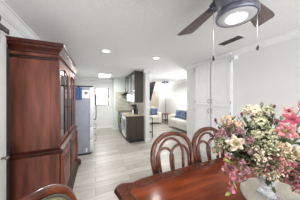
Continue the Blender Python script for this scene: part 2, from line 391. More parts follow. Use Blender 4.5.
for (a, b, kn) in ((hy0 + .072, ym - .033, 1), (ym + .033, hy1 - .072, -1)):
    fr = MB().box(hx1 - .03, hx1 - .01, a, a + .045, .9, 1.98, .004).box(hx1 - .03, hx1 - .01, b - .045, b, .9, 1.98, .004)
    fr.box(hx1 - .03, hx1 - .01, a, b, .9, .955, .004)
    arch = [(a + .045 + (b - a - .09) * k / 12, 1.86 + .05 * math.sin(PI * k / 12)) for k in range(13)]
    fr.loft([[(hx1 - .03, y, z) for y, z in arch] + [(hx1 - .03, b, 1.98), (hx1 - .03, a, 1.98)], [(hx1 - .01, y, z) for y, z in arch] + [(hx1 - .01, b, 1.98), (hx1 - .01, a, 1.98)]])
    dr = fr.build('glass_door', M['mahog'], h, True)
    MB().box(hx1 - .022, hx1 - .018, a + .045, b - .045, .955, 1.905).build('pane', M['dark_glass'], dr, True)
    mun = MB().cyl((hx1 - .016, (a + b) / 2, .955), (hx1 - .016, (a + b) / 2, 1.9), .007)
    mun.build('muntin', M['mahog_dark'], dr, True)
    yk = b - .02 if kn > 0 else a + .02
    MB().ball((hx1 + .006, yk, 1.35), .012).cyl((hx1 - .01, yk, 1.35), (hx1 + .004, yk, 1.35), .005).build('knob', M['brass'], dr, True)
    dw = MB().box(hx1 - .005, hx1 + .012, a, b, .65, .78, .004).build('drawer', M['mahog_black'], h, True)
    MB().box(hx1 + .008, hx1 + .018, a + .02, b - .02, .668, .762, .006).build('drawer_panel', M['mahog'], dw, True)
    for yy in (a + .12, b - .12):
        MB().tube(spline([(hx1 + .014, yy - .035, .72), (hx1 + .03, yy - .03, .705), (hx1 + .032, yy, .695), (hx1 + .03, yy + .03, .705), (hx1 + .014, yy + .035, .72)]), .004, 6).build('drawer_pull', M['brass'], dw, True)
    ld = MB().box(hx1 - .005, hx1 + .012, a, b, .17, .63, .005)
    ld = ld.build('lower_door', M['mahog_black'], h, True)
    MB().box(hx1 + .008, hx1 + .022, a + .06, b - .06, .23, .57, .008).build('raised_panel', M['mahog'], ld, True)
    MB().ball((hx1 + .026, yk, .45), .012).cyl((hx1 + .01, yk, .45), (hx1 + .02, yk, .45), .005).build('knob', M['brass'], ld, True)
for y in (hy0 + .035, hy1 - .035):   # carved corner columns of the base
    MB().lathe([(.02, .17), (.026, .19), (.018, .22), (.03, .30), (.034, .42), (.026, .55), (.018, .68), (.027, .72), (.02, .76), (.03, .79)], (hx1 + .02, y, 0), 14, 7, .06).build('corner_column', M['mahog'], h, True)
for (x, y, dx, dy) in ((hx1, hy0 + .03, .03, -.01), (hx1 + .02, hy1 - .03, .045, .01), (hx0 + .05, hy0 + .03, 0, 0), (hx0 + .05, hy1 - .03, 0, 0)):
    ft = MB().tube(spline([(x - .01, y, .13), (x + dx * .6, y + dy, .11), (x + dx * 1.3, y + dy, .075), (x + dx, y + dy, .035)]), [.045] * 6 + [.046] * 6 + [.04] * 7, 10)
    ft.ball((x + dx * 1.2, y + dy, .04), .04, (1.1, 1.1, 1), 2)
    ft.build('scroll_foot', M['mahog_dark'], h, True)

# ---------------------------------------------------------------- refrigerator and what hangs on its side
FX = -.05
f = thing('refrigerator', 'tall grey refrigerator with steel doors beyond the china cabinet', 'refrigerator', (-.46, 4.2, 0))
MB().box(-.86, FX - .10, 3.75, 4.66, .05, 1.79, .008).build('body', M['fridge_side'], f, True)
MB().box(-.84, FX - .08, 3.78, 4.63, 0, .06).build('toe_kick', M['black'], f, True)
for (a, b) in ((3.752, 4.2), (4.21, 4.658)):
    d = MB().box(FX - .097, FX, a, b, .74, 1.785, .012, 2).build('upper_door', M['steel_pale'], f, True)
    yy = b - .05 if a < 4 else a + .05
    MB().tube(spline([(FX, yy, .86), (FX + .06, yy, .89), (FX + .065, yy, 1.25), (FX + .06, yy, 1.62), (FX, yy, 1.65)], 5), .013, 8).build('door_handle', M['pewter'], d, True)
for (a, b) in ((.40, .725), (.06, .39)):
    d = MB().box(FX - .097, FX, 3.752, 4.658, a, b, .012, 2).build('freezer_drawer', M['steel_pale'], f, True)
    z = b - .07
    MB().tube(spline([(FX, 3.86, z), (FX + .06, 3.89, z), (FX + .065, 4.2, z), (FX + .06, 4.52, z), (FX, 4.55, z)], 5), .013, 8).build('drawer_handle', M['pewter'], d, True)
MB().box(-.80, FX - .01, 3.76, 3.90, 1.79, 1.825, .01).build('hinge_cover', M['black'], f, True)
MB().box(-.237, -.199, 3.746, 3.75, .08, .185).build('sticker', M['paper'], f, True)
p = thing('paper_notice', 'white paper with a grey drawing on the refrigerator side', 'paper', (-.235, 3.745, 1.5))
MB().box(-.325, -.146, 3.743, 3.747, 1.495, 1.71).build('sheet', M['paper'], p, True)
MB().box(-.265, -.2, 3.741, 3.7425, 1.60, 1.66).box(-.25, -.185, 3.741, 3.7425, 1.625, 1.645).build('drawing', M['ink'], p, True)
mb = MB()
nx = 14
fr_, bk = [], []
for k in range(nx + 1):
    x = -.47 + .145 * k / nx; y = 3.735 + .008 * math.sin(k * 1.7)
    fr_.append((x, y)); bk.append((x, y + .006))
mb.loft([[(x, y, z) for x, y in fr_] + [(x, y, z) for x, y in reversed(bk)] for z in (1.45, 1.6, 1.77)])
c = thing('hanging_towel', 'blue cloth hanging on the refrigerator side beside the white paper', 'towel', (-.4, 3.735, 1.45))
mb.build('cloth', M['blue_cloth'], c, True)
MB().box(-.42, -.38, 3.73, 3.748, 1.76, 1.80, .004).build('hook', M['black'], c, True)

# ---------------------------------------------------------------- kitchen run along the partition
BX0, BX1 = .975, 1.545
def pull(mb, x, y, z0, z1, r=.005): return mb.tube([(x, y, z0), (x - .025, y, z0), (x - .025, y, z1), (x, y, z1)], r, 6)
def base_cab(name, label, y0, y1, drawer=True):
    o = thing(name, label, 'cabinet', ((BX0 + BX1) / 2, (y0 + y1) / 2, 0))
    MB().box(BX0 + .02, BX1, y0, y1, .1, .88).build('body', M['espresso'], o, True)
    MB().box(BX0 + .08, BX1, y0 + .002, y1, 0, .1).build('toe_kick', M['black'], o, True)
    d = MB().box(BX0, BX0 + .02, y0 + .01, y1 - .01, .12, .68, .003).build('door', M['espresso'], o, True)
    pull(MB(), BX0, y0 + .05, .5, .62).build('handle', M['pewter'], d, True)
    d = MB().box(BX0, BX0 + .02, y0 + .01, y1 - .01, .7, .87, .003).build('drawer', M['espresso'], o, True)
    MB().ball((BX0 - .015, (y0 + y1) / 2, .79), .013).build('knob', M['pewter'], d, True)
    return o
base_cab('base_cabinet', 'dark brown base cabinet at the near end of kitchen counter', 4.19, 4.48)
base_cab('base_cabinet', 'dark brown base cabinet at the far end by the green towel', 5.95, 6.18)
o = thing('dishwasher', 'white dishwasher between dark base cabinet and black oven', 'dishwasher', (1.26, 4.8, 0))
MB().box(BX0 + .03, BX1, 4.49, 5.12, .02, .88).build('body', M['appl_black'], o, True)
MB().box(BX0 - .005, BX0 + .03, 4.495, 5.115, .1, .74, .006).build('door', M['appl_white'], o, True)
MB().box(BX0 - .005, BX0 + .03, 4.495, 5.115, .75, .875, .006).build('control_panel', M['appl_white'], o, True)
MB().tube([(BX0, 4.56, .74), (BX0 - .04, 4.56, .74), (BX0 - .04, 5.05, .74), (BX0, 5.05, .74)], .01, 8).build('handle', M['steel'], o, True)
o = thing('oven_range', 'black oven range with glass top in the kitchen run', 'oven', (1.26, 5.5, 0))
MB().box(BX0 + .03, BX1, 5.14, 5.93, .02, .90).build('body', M['appl_black'], o, True)
MB().box(BX0 - .01, BX0 + .03, 5.145, 5.925, .2, .74, .006).build('oven_door', M['appl_black'], o, True)
MB().box(BX0 - .01, BX0 + .03, 5.145, 5.925, .04, .19, .006).build('drawer', M['appl_black'], o, True)
MB().tube([(BX0, 5.22, .76), (BX0 - .05, 5.22, .76), (BX0 - .05, 5.86, .76), (BX0, 5.86, .76)], .011, 8).build('handle', M['steel'], o, True)
MB().box(BX0 - .02, BX1, 5.145, 5.925, .90, .925, .004).build('cooktop', M['appl_black'], o, True)
for y in (5.25, 5.4, 5.67, 5.82): MB().cyl((BX0 - .01, y, .83), (BX0 - .035, y, .83), .02).build('control_knob', M['steel'], o, True)
o = MB().box(BX0 - .03, BX1, 4.17, 5.135, .88, .92, .006).build('countertop', M['granite']); tag(o, 'beige granite countertop on the dark near base cabinet', 'countertop')
o = MB().box(BX0 - .03, BX1, 5.94, 6.183, .88, .92, .006).build('countertop', M['granite']); tag(o, 'short granite countertop in the far corner past the oven', 'countertop')
def towel(name, label, m, x, y0, y1, zb, z0):
    pts = []
    n = 10; th = .006; A, B = [], []
    for k in range(n + 1):
        yy = y0 + (y1 - y0) * k / n; xx = x + .006 * math.sin(k * 1.9)
        A.append((xx - th, yy)); B.append((xx, yy))
    mb = MB().loft([[(a, b, z) for a, b in A] + [(a, b, z) for a, b in reversed(B)] for z in (z0, (z0 + zb) / 2, zb)])
    mb.tube([(x, y0, zb), (x, y1, zb)], .012, 8)
    o = mb.build(name, m); tag(o, label, 'towel'); return o
towel('dish_towel', 'white and black patterned towel hanging on the dishwasher handle', M['towel_pat'], BX0 - .052, 4.58, 5.02, .755, .36)
towel('dish_towel', 'green towel hanging on the black oven handle', M['towel_green'], BX0 - .065, 5.45, 5.82, .775, .40)
# wall cabinets with glass doors, the end one tall
UX0 = 1.23
def wall_cab(label, y0, y1, z0):
    o = thing('wall_cabinet', label, 'cabinet', (1.4, (y0 + y1) / 2, z0), group='kitchen wall cabinets')
    t_ = .02
    mb = MB().box(UX0 + .02, BX1, y0, y0 + t_, z0, CE - .02).box(UX0 + .02, BX1, y1 - t_, y1, z0, CE - .02).box(UX0 + .02, BX1, y0, y1, z0, z0 + t_).box(UX0 + .02, BX1, y0, y1, CE - .06, CE - .02).box(BX1 - .012, BX1, y0, y1, z0, CE - .02)
    mb.box(UX0 + .05, BX1, y0, y1, (z0 + CE) / 2 - .01, (z0 + CE) / 2 + .01)
    mb.build('body', M['espresso'], o, True)
    MB().box(UX0 - .005, BX1, y0 - .003, y1, CE - .05, CE - .002, .004).build('top_moulding', M['espresso'], o, True)
    zt = CE - .055
    d = MB().box(UX0, UX0 + .02, y0, y0 + .045, z0, zt).box(UX0, UX0 + .02, y1 - .045, y1, z0, zt).box(UX0, UX0 + .02, y0 + .045, y1 - .045, z0, z0 + .05).box(UX0, UX0 + .02, y0 + .045, y1 - .045, zt - .05, zt)
    d = d.build('glass_door', M['espresso'], o, True)
    MB().box(UX0 + .008, UX0 + .012, y0 + .045, y1 - .045, z0 + .05, zt - .05).build('pane', M['cab_glass'], d, True)
    return o
o = wall_cab('dark wall cabinet with a broad brown end panel nearest the white pillar', 4.27, 4.75, 1.68)
MB().box(UX0, BX1, 4.25, 4.27, 1.34, CE - .02).build('end_panel', M['espresso'], o, True)
wall_cab('second glass door wall cabinet from the white pillar', 4.76, 5.25, 1.68)
wall_cab('glass door wall cabinet farthest from the white pillar', 5.26, 5.72, 1.74)
o = thing('microwave', 'white microwave under the second glass door wall cabinet', 'microwave', (1.39, 5.0, 1.36))
MB().box(UX0, BX1, 4.78, 5.36, 1.36, 1.665, .006).build('body', M['appl_white'], o, True)
MB().box(UX0 - .015, UX0, 4.95, 5.35, 1.37, 1.655, .004).build('door', M['appl_white'], o, True)
MB().cyl((UX0 - .035, 4.93, 1.39), (UX0 - .035, 4.93, 1.63), .008).build('handle', M['steel'], o, True)
o = thing('kitchen_appliance', 'white boxy appliance under the brown end wall cabinet', 'appliance', (1.39, 4.5, 1.36))
MB().box(UX0 + .01, BX1, 4.275, 4.74, 1.36, 1.60, .006).build('body', M['appl_white'], o, True)
MB().box(UX0 + .01, BX1, 4.275, 4.74, 1.602, 1.675, .003).build('black_vent', M['appl_black'], o, True)
o = thing('range_hood', 'brown tapered range hood against the tiled back wall', 'range hood', (1.35, 5.9, 1.45))
MB().loft([[(1.14, 5.74, 1.62), (1.545, 5.74, 1.62), (1.545, 6.18, 1.62), (1.14, 6.18, 1.62)], [(1.14, 5.74, 1.68), (1.545, 5.74, 1.68), (1.545, 6.18, 1.68), (1.14, 6.18, 1.68)], [(1.34, 5.85, 1.82), (1.545, 5.85, 1.82), (1.545, 6.12, 1.82), (1.34, 6.12, 1.82)]]).build('canopy', M['espresso'], o, True)
# on the counter
o = thing('coffee_maker', 'black coffee maker standing on the granite counter', 'coffee maker', (1.3, 4.62, .92))
MB().box(1.22, 1.40, 4.55, 4.72, .92, .95, .008).build('base_plate', M['appl_black'], o, True)
MB().box(1.32, 1.40, 4.55, 4.72, .95, 1.22, .008).build('column', M['appl_black'], o, True)
MB().box(1.22, 1.40, 4.55, 4.72, 1.17, 1.26, .012).build('brew_head', M['appl_black'], o, True)
MB().lathe([(.05, .95), (.06, 1.0), (.055, 1.06), (.035, 1.1), (.038, 1.12)], (1.27, 4.635, 0), 16).build('carafe', M['dark_glass'], o, True)
def bottle(label, x, y, h_, m):
    o = thing('bottle', label, 'bottle', (x, y, .92))
    MB().lathe([(.03, 0), (.034, .01), (.034, h_ * .6), (.014, h_ * .78), (.012, h_ * .93)], n=14).build('body', m, o)
    MB().lathe([(.014, h_ * .92), (.014, h_), (.01, h_)], n=12).build('cap', M['appl_black'], o)
bottle('white bottle with black cap beside the coffee maker', 1.22, 4.42, .2, M['appl_white'])
bottle('dark bottle at the right of the granite counter', 1.36, 4.36, .26, M['espresso'])

# ---------------------------------------------------------------- tall white storage cabinets on the right wall
def tall_cab(label, y0, y1, side):
    o = thing('storage_cabinet', label, 'cabinet', (2.56, (y0 + y1) / 2, 0), group='tall white storage cabinets')
    x = 2.545
    MB().box(x + .001, XR - .002, y0 + .004, y1 - .004, .09, 2.40).build('body', M['cab_white'], o, True)
    MB().box(x + .03, XR - .002, y0, y1, 0, .09).build('toe_kick', M['cab_white'], o, True)
    mb = MB(); prof = [(0, 0), (.05, 0), (.05, -.012), (.03, -.03), (.014, -.05), (.006, -.06), (0, -.06)]
    mb.sweep(prof, (x, y0, 2.435), (x, y1, 2.435), (-1, 0, 0)).box(x, XR - .002, y0, y1, 2.4, 2.435)
    mb.build('crown_moulding', M['cab_white'], o, True)
    for (z0, z1, zh) in ((1.305, 2.35, 1.42), (.12, 1.28, 1.19)):
        a, b = y0 + .012, y1 - .012; s = .06
        mb = MB().box(x - .02, x, a, a + s, z0, z1, .003).box(x - .02, x, b - s, b, z0, z1, .003).box(x - .02, x, a + s, b - s, z0, z0 + s, .003).box(x - .02, x, a + s, b - s, z1 - s, z1, .003)
        mb.box(x - .008, x, a + s, b - s, z0 + s, z1 - s)
        mb.loft([[(x - .007, a + s + q, z0 + s + q), (x - .007, b - s - q, z0 + s + q), (x - .007, b - s - q, z1 - s - q), (x - .007, a + s + q, z1 - s - q)] for q in (.012,)] +
                [[(x - .014, a + s + q, z0 + s + q), (x - .014, b - s - q, z0 + s + q), (x - .014, b - s - q, z1 - s - q), (x - .014, a + s + q, z1 - s - q)] for q in (.035,)])
        d = mb.build('cupboard_door', M['cab_white'], o, True)
        yk = a + .03 if side > 0 else b - .03
        MB().tube([(x - .02, yk, zh - .045), (x - .048, yk, zh - .035), (x - .052, yk, zh), (x - .048, yk, zh + .035), (x - .02, yk, zh + .045)], .006, 6).ball((x - .022, yk, zh - .045), .011).ball((x - .022, yk, zh + .045), .011).build('handle', M['pewter'], d, True)
        hg = MB(); yh = b if side > 0 else a
        for zz in (z0 + .1, z1 - .1): hg.cyl((x - .022, yh, zz - .03), (x - .022, yh, zz + .03), .006, n=8)
        hg.build('hinge', M['pewter'], d, True)
tall_cab('tall white cabinet column farther from camera beside the living room opening', 2.255, 2.77, 1)
tall_cab('tall white cabinet column nearer the bare right wall', 1.745, 2.242, -1)
o = thing('alarm_box', 'small white box at the crown above the nearer tall cabinet', 'alarm', (2.45, 1.66, 2.34))
MB().box(2.50, XR - .002, 1.645, 1.735, 2.26, 2.342, .008, 2).build('housing', M['trim'], o, True)
MB().box(2.497, 2.5, 1.665, 1.71, 2.28, 2.29).build('grille', M['slate'], o, True)

# ---------------------------------------------------------------- ceiling fittings
def recessed(x, y, label, watts):
    o = thing('recessed_light', label, 'ceiling light', (x, y, CE), group='recessed ceiling lights')
    ring = MB(); pr = [(.062, -.001), (.092, -.001), (.092, -.006), (.080, -.010), (.062, -.006)]
    n = 28; vs = [(r * math.cos(2 * PI * k / n), r * math.sin(2 * PI * k / n), z) for k in range(n) for r, z in pr]
    m_ = len(pr); ring._add(vs, [(k * m_ + i, k * m_ + (i + 1) % m_, ((k + 1) % n) * m_ + (i + 1) % m_, ((k + 1) % n) * m_ + i) for k in range(n) for i in range(m_)], True)
    ring.build('trim_ring', M['trim'], o)
    MB().lathe([(.062, -.002), (.06, -.005), (.03, -.007)], n=24).build('lens', M['lamp_on'], o)
    lamp((x, y, CE - .03), watts, .09)
recessed(.193, 2.70, 'round recessed ceiling light nearer the china cabinet', 9)
recessed(1.308, 2.71, 'round recessed ceiling light nearer the white pillar and cabinets', 2.2)
o = thing('ceiling_light', 'square glowing ceiling light box in the kitchen', 'ceiling light', (.33, 5.3, CE))
MB().box(.10, .56, 4.92, 5.62, CE - .075, CE - .001, .01).build('frame', M['trim'], o, True)
MB().box(.13, .53, 4.95, 5.59, CE - .09, CE - .07, .008).build('diffuser', M['panel_on'], o, True)
a_ = lamp((.33, 5.27, CE - .1), 12, .2)
o = thing('ceiling_vent', 'white slotted air vent in ceiling beside the ceiling fan', 'vent', (2.03, 1.42, CE), math.radians(0))
MB().box(1.94, 2.12, 1.22, 1.60, CE - .008, CE - .001, .003).build('frame', M['ceiling'], o, True)
MB().box(1.96, 2.10, 1.24, 1.58, CE - .010, CE - .0075).build('dark_duct_sheet', M['slate'], o, True)  # solid dark sheet standing in for the shade inside the duct
mb = MB()
for k in range(9):
    x = 1.966 + k * .0155
    mb.box(x, x + .004, 1.24, 1.58, CE - .014, CE - .009)
mb.box(1.96, 2.1, 1.405, 1.415, CE - .015, CE - .009).build('slat', M['pewter'], o, True)

def ceiling_fan(label, x, y, zl, blades, a0, ring_m, blade_m, length, scale=1.0, zoff=.20, width=.165):
    """zl = height of the light's lower face"""
    o = thing('ceiling_fan', label, 'ceiling fan', (x, y, CE))
    H = zl - CE
    MB().lathe([(.07, 0), (.07, -.03), (.03, -.05), (.015, -.05)]).build('canopy', ring_m, o)
    MB().cyl((0, 0, -.04), (0, 0, H + .2), .014).build('down_rod', ring_m, o)
    k = scale
    MB().lathe([(.04, H + .275), (.12 * k, H + .275), (.155 * k, H + .25), (.155 * k, H + .17), (.135 * k, H + .075), (.12 * k, H + .045)], n=24).build('motor_housing', ring_m, o)
    MB().lathe([(.10 * k, H + .05), (.140 * k, H + .045), (.152 * k, H + .03), (.152 * k, H + .008), (.147 * k, H + .001), (.138 * k, H + .001), (.135 * k, H + .010)], n=48).build('light_rim', ring_m, o)
    MB().lathe([(.137 * k, H + .010), (.135 * k, H + .003), (.075 * k, H - .002), (.07 * k, H + .004)], n=40).build('satin_ring', M['frost'], o)
    MB().lathe([(.076 * k, H + .000), (.070 * k, H - .006), (.04 * k, H - .011), (.01, H - .013)], n=36).build('lamp_lens', M['lamp_on'], o)
    zb = H + zoff
    for i in range(blades):
        a = a0 + 2 * PI * i / blades
        L = length; W = width
        outl = [(.17, -.045), (.30, -.055), (L - .14, -W / 2), (L - .08, -W / 2), (L - .055, -W / 2 + .012), (L - .004, W / 2 - .03), (L - .006, W / 2 - .01), (L - .03, W / 2), (.30, .055), (.17, .045)]
        R = Matrix.Rotation(a, 4, 'Z') @ Matrix.Rotation(math.radians(-7), 4, 'X')
        T = Matrix.Translation((0, 0, zb))
        mb = MB(); mb.loft([[(px, py, -.004) for px, py in outl], [(px, py, .004) for px, py in outl]])
        b = mb.build('blade', blade_m, o); b.matrix_local = T @ R
        mb = MB().loft([[(.10, -.055, -.05), (.19, -.055, -.012), (.19, .055, -.012), (.10, .055, -.05)], [(.10, -.055, .03), (.19, -.055, .012), (.19, .055, .012), (.10, .055, .03)]]).box(.17, .24, -.04, .04, -.010, -.004, .003)
        br = mb.build('blade_bracket', M['fan_bracket'], b)
    return o
FAN = Vector((.90, .585, 0))
fan = ceiling_fan('dark bladed ceiling fan with glowing round light above dining table', FAN.x, FAN.y, 2.055, 5, math.radians(84), M['fan_ring'], M['fan_blade'], .69, .85)
lamp((FAN.x, FAN.y, 2.025), 2.5, .05)
def chain(u, v0, v1, d):
    p0, p1 = at(u, v0, d), at(u, v1, d)
    p0 = Vector((p1.x, p1.y, 2.13)) - Vector(fan.location); p1 = p1 - Vector(fan.location)
    mb = MB().cyl(p0, p1, .0013, n=6)
    c = mb.build('pull_chain', M['steel'], fan)
    MB().lathe([(.002, .012), (.006, .004), (.009, -.012), (.007, -.022), (.003, -.028)], (p1.x, p1.y, p1.z), 12).build('pendant', M['black'], c)
chain(213.5, 20, 57, .93); chain(257.5, 12, 46, .84)

# ---------------------------------------------------------------- dining table
TX0, TX1, TY0, TY1 = .135, 2.25, -.02, 1.135
cx, cy = (TX0 + TX1) / 2, (TY0 + TY1) / 2
def table_outline(o, z):
    hx, hy = (TX1 - TX0) / 2 - o, (TY1 - TY0) / 2 - o
    c = .07 - .3 * o; q = []
    def edge(p, d, L, n, bow):  # gentle serpentine edge
        out = []
        for k in range(n + 1):
            s = k / n; out.append((p[0] + d[0] * L * s, p[1] + d[1] * L * s, bow * math.sin(PI * s) ** 2))
        return out
    pts = []
    for k, (ex, ey, L, nx_, ny_) in enumerate(((-hx + c, hy, 2 * (hx - c), 0, 1), (hx, hy - c, 2 * (hy - c), 1, 0), (hx - c, -hy, 2 * (hx - c), 0, -1), (-hx, -hy + c, 2 * (hy - c), -1, 0))):
        dx, dy = ((1, 0), (0, -1), (-1, 0), (0, 1))[k]
        n = 22
        for j in range(n + 1):
            s = j / n; b = -.03 * math.exp(-((min(s, 1 - s) * L - .10) / .07) ** 2) + .004
            pts.append((ex + dx * L * s + nx_ * b, ey + dy * L * s + ny_ * b))
        # rounded clipped corner to the next edge
        x1, y1 = pts[-1]
        nxt = ((hx, hy - c), (hx - c, -hy), (-hx, -hy + c), (-hx + c, hy))[k]
        cor = ((hx, hy), (hx, -hy), (-hx, -hy), (-hx, hy))[k]
        for j in range(1, 8):
            s = j / 8
            m_ = (.5 * (x1 + nxt[0]) * .45 + cor[0] * .55, .5 * (y1 + nxt[1]) * .45 + cor[1] * .55)
            pts.append(((1 - s) ** 2 * x1 + 2 * s * (1 - s) * m_[0] + s * s * nxt[0], (1 - s) ** 2 * y1 + 2 * s * (1 - s) * m_[1] + s * s * nxt[1]))
    return [(cx + a, cy + b, z) for a, b in pts]
tb = thing('dining_table', 'large glossy mahogany dining table with burl border in the foreground', 'table', (cx, cy, 0))
MB().loft([table_outline(.05, .722), table_outline(.02, .724), table_outline(.006, .732), table_outline(.0, .742), table_outline(.004, .752), table_outline(.018, .757), table_outline(.022, .76)], cap=False, smooth=True).build('moulded_edge', M['mahog_dark'], tb, True)
mb = MB().loft([table_outline(.022, .76), table_outline(.115, .7602), table_outline(.115, .745), table_outline(.05, .722)], cap=False); mb.build('burl_border', M['burl'], tb, True)
MB().loft([table_outline(.115, .735), table_outline(.115, .7603)]).build('tabletop', M['table'], tb, True)
MB().loft([table_outline(.115, .7604), table_outline(.121, .7606)], cap=False).build('inlay_line', M['mahog_dark'], tb, True)
MB().box(TX0 + .22, TX1 - .22, TY0 + .2, TY1 - .2, .64, .735).build('apron', M['mahog_dark'], tb, True)
for x in (cx - .5, cx + .5):
    p = MB().lathe([(.06, .14), (.10, .2), (.11, .26), (.06, .34), (.05, .42), (.08, .5), (.06, .58), (.11, .64)], (x, cy, 0), 20).build('pedestal', M['mahog'], tb, True)
    for k in range(3):
        a = PI / 6 + k * 2 * PI / 3; dx, dy = math.cos(a), math.sin(a)
        MB().tube(spline([(x + dx * .05, cy + dy * .05, .24), (x + dx * .18, cy + dy * .18, .22), (x + dx * .24, cy + dy * .24, .09), (x + dx * .28, cy + dy * .28, .035)]), .03, 10).build('leg', M['mahog'], p, True)

# ---------------------------------------------------------------- dining chairs
def make_chair():
    o = thing('dining_chair', '', 'chair', group='chairs around the dining table')
    yb = lambda z: .205 + .11 * max(0, z - .45) / .65
    P = lambda x, z: Vector((x, yb(z), z))
    TOP = 1.085
    half = [(-.175, .44), (-.20, .56), (-.232, .70), (-.248, .82), (-.238, .92), (-.19, 1.012), (-.107, 1.068)]
    full = half + [(0, TOP)] + [(-x, z) for x, z in reversed(half)]
    path = spline([P(x, z) for x, z in full], 6)
    MB().tube(path, .030, 10, flat=.8).build('back_frame', M['chair'], o)
    inner = [p + Vector((-p.x * .075, -.022, -.018 if p.z > 1.0 else 0)) for p in path]
    MB().tube(inner, .006, 6).build('back_bead', M['chair'], o)
    def arch(c, w, b, zt, lean=0):
        zs = zt - w * 1.25; pts = [P(c - w * .72, b), P(c - w * .88, b + (zs - b) * .4)]
        pts += [P(c - w * math.cos(PI * k / 8), zs + (zt - zs) * math.sin(PI * k / 8)) for k in range(9)]
        return spline(pts + [P(c + w * .88, b + (zs - b) * .4), P(c + w * .72, b)], 4)
    for (c, w, zt, ln) in ((-.02, .15, 1.03, 0), (-.10, .098, .93, .0), (.085, .118, .95, .0)):
        s = MB().tube(arch(c, w, .50, zt, ln), .0195, 8, flat=.8)
        s.build('splat_arch', M['chair'], o)
    MB().box(-.17, .17, .19, .225, .49, .535, .008).build('back_rail', M['chair'], o)
    n = 28
    so = lambda s, z: [(s * .25 * (1 + .10 * (-math.sin(a))) * math.copysign(abs(math.cos(a)) ** .6, math.cos(a)), -.02 + s * .225 * math.copysign(abs(math.sin(a)) ** .6, math.sin(a)), z) for a in [2 * PI * k / n for k in range(n)]]
    MB().loft([so(1, .40), so(1.01, .41), so(1.01, .44), so(.98, .452)]).build('seat_frame', M['chair'], o)
    MB().loft([so(.95, .45), so(.955, .47), so(.90, .49), so(.7, .503), so(.3, .507)], smooth=True).build('seat', M['olive_seat'], o)
    for s in (-1, 1):
        MB().tube(spline([(s * .215, -.20, .41), (s * .235, -.225, .33), (s * .215, -.215, .18), (s * .205, -.21, .07), (s * .22, -.235, .02)]), [.032] * 6 + [.03] * 6 + [.022] * 6 + [.018] * 6 + [.026], 10).build('front_leg', M['chair'], o)
        MB().tube(spline([(s * .185, .205, .45), (s * .19, .22, .25), (s * .195, .27, .012)]), .022, 8).build('rear_leg', M['chair'], o)
    return o
ch = make_chair()
ch.location = (.79, .98, 0); ch.rotation_euler = (0, 0, math.radians(-6)); ch['label'] = 'mahogany arch back chair across the table, left of the flowers'
c2 = copy_tree(ch); c2.location = (1.365, .985, 0); c2.rotation_euler = (0, 0, math.radians(-5)); c2['label'] = 'mahogany arch back chair partly hidden behind the flowers'
c3 = copy_tree(ch)
for k_ in kids(c3):
    if k_.name.split('.')[0] in ('splat_arch', 'back_bead', 'back_rail', 'back_frame'): bpy.data.objects.remove(k_)
c3.rotation_euler = (0, 0, math.radians(60))
c3.location = (.004, .475, 0)
c3['label'] = 'mahogany chair with olive padded oval back at the left table end'
c3['group'] = 'chairs around the dining table'
def oval(sc, dy, off=0):
    yb = lambda z: .205 + .11 * max(0, z - .45) / .65
    half = [(-.165, .52), (-.20, .60), (-.225, .70), (-.240, .82), (-.230, .92), (-.183, 1.005), (-.103, 1.058)]
    full = half + [(0, 1.075)] + [(-x, z) for x, z in reversed(half)]
    return spline([Vector((x * sc, yb(z) + dy, .80 + (z - .80) * sc)) for x, z in full], 5, True)
MB().tube(oval(1.065, 0), .021, 10, True, flat=1.1).tube([(-.175, .205, .44), (-.165, .21, .54)], .021, 10).tube([(.175, .205, .44), (.165, .21, .54)], .021, 10).build('back_frame', M['chair'], c3)
MB().loft([oval(.87, -.035), oval(.95, -.026), oval(.985, 0), oval(.95, .026), oval(.87, .035), oval(.4, .045)], smooth=True).build('padded_back', M['olive_seat'], c3)
for dy in (-.026, .026): MB().tube(oval(.985, dy * .8), .0065, 6, True).build('gimp_trim', M['pewter'], c3)
# ---------------------------------------------------------------- mat, vase
VX_, VY_ = 1.20, .55
o = MB().lathe([(.26, .7612), (.27, .764), (.265, .768), (.24, .770), (.02, .770)], (1.25, .46, 0), 64).build('round_mat', M['mat_cream']); tag(o, 'round cream woven mat on the table under the vase', 'mat')
v = thing('flower_vase', 'clear cut crystal vase holding the flowers on the table', 'vase', (VX_, VY_, .771))
MB().lathe([(.058, 0), (.062, .006), (.05, .016), (.024, .034), (.022, .05), (.04, .07), (.054, .09), (.056, .115), (.060, .135), (.068, .152), (.064, .154), (.054, .135), (.05, .13), (.046, .10), (.03, .08), (.005, .076)], n=48, flute=12, fd=.05).build('bowl', M['crystal'], v)

# ---------------------------------------------------------------- flowers
NECK = Vector((VX_, VY_, .91))
def frame(d):
    d = d.normalized(); a = d.orthogonal().normalized(); return Matrix((a, d.cross(a), d)).transposed().to_4x4()
def leaf_shape(mb, base_, d, n_, L, W, curl=.25, fold=.2):
    """leaf or petal with width and a curl, given thickness by two skins"""
    d = d.normalized(); n_ = (n_ - d * n_.dot(d)).normalized(); s = d.cross(n_)
    N = 5; top = []
    for i in range(N + 1):
        t_ = i / N; w_ = W * math.sin(PI * (t_ * .86 + .09)) ** .8 * (1 if i < N else .1)
        c = base_ + d * L * t_ + n_ * (curl * L * t_ * t_)
        top.append((c - s * w_ * .5 + n_ * fold * w_ * .5, c, c + s * w_ * .5 + n_ * fold * w_ * .5))
    th = n_ * -.0012
    vs = [p for r in top for p in r] + [p + th for r in top for p in r]; K = 3 * (N + 1); F = []
    for i in range(N):
        for j in (0, 1):
            a = i * 3 + j; F.append((a, a + 1, a + 4, a + 3)); F.append((K + a, K + a + 3, K + a + 4, K + a + 1))
        for j in (0, 2):
            a = i * 3 + j; F.append((a, a + 3, K + a + 3, K + a))
    mb._add(vs, F, True)
def rv(): 
    while True:
        q = Vector((random.uniform(-1, 1), random.uniform(-1, 1), random.uniform(-1, 1)))
        if .05 < q.length < 1: return q.normalized()
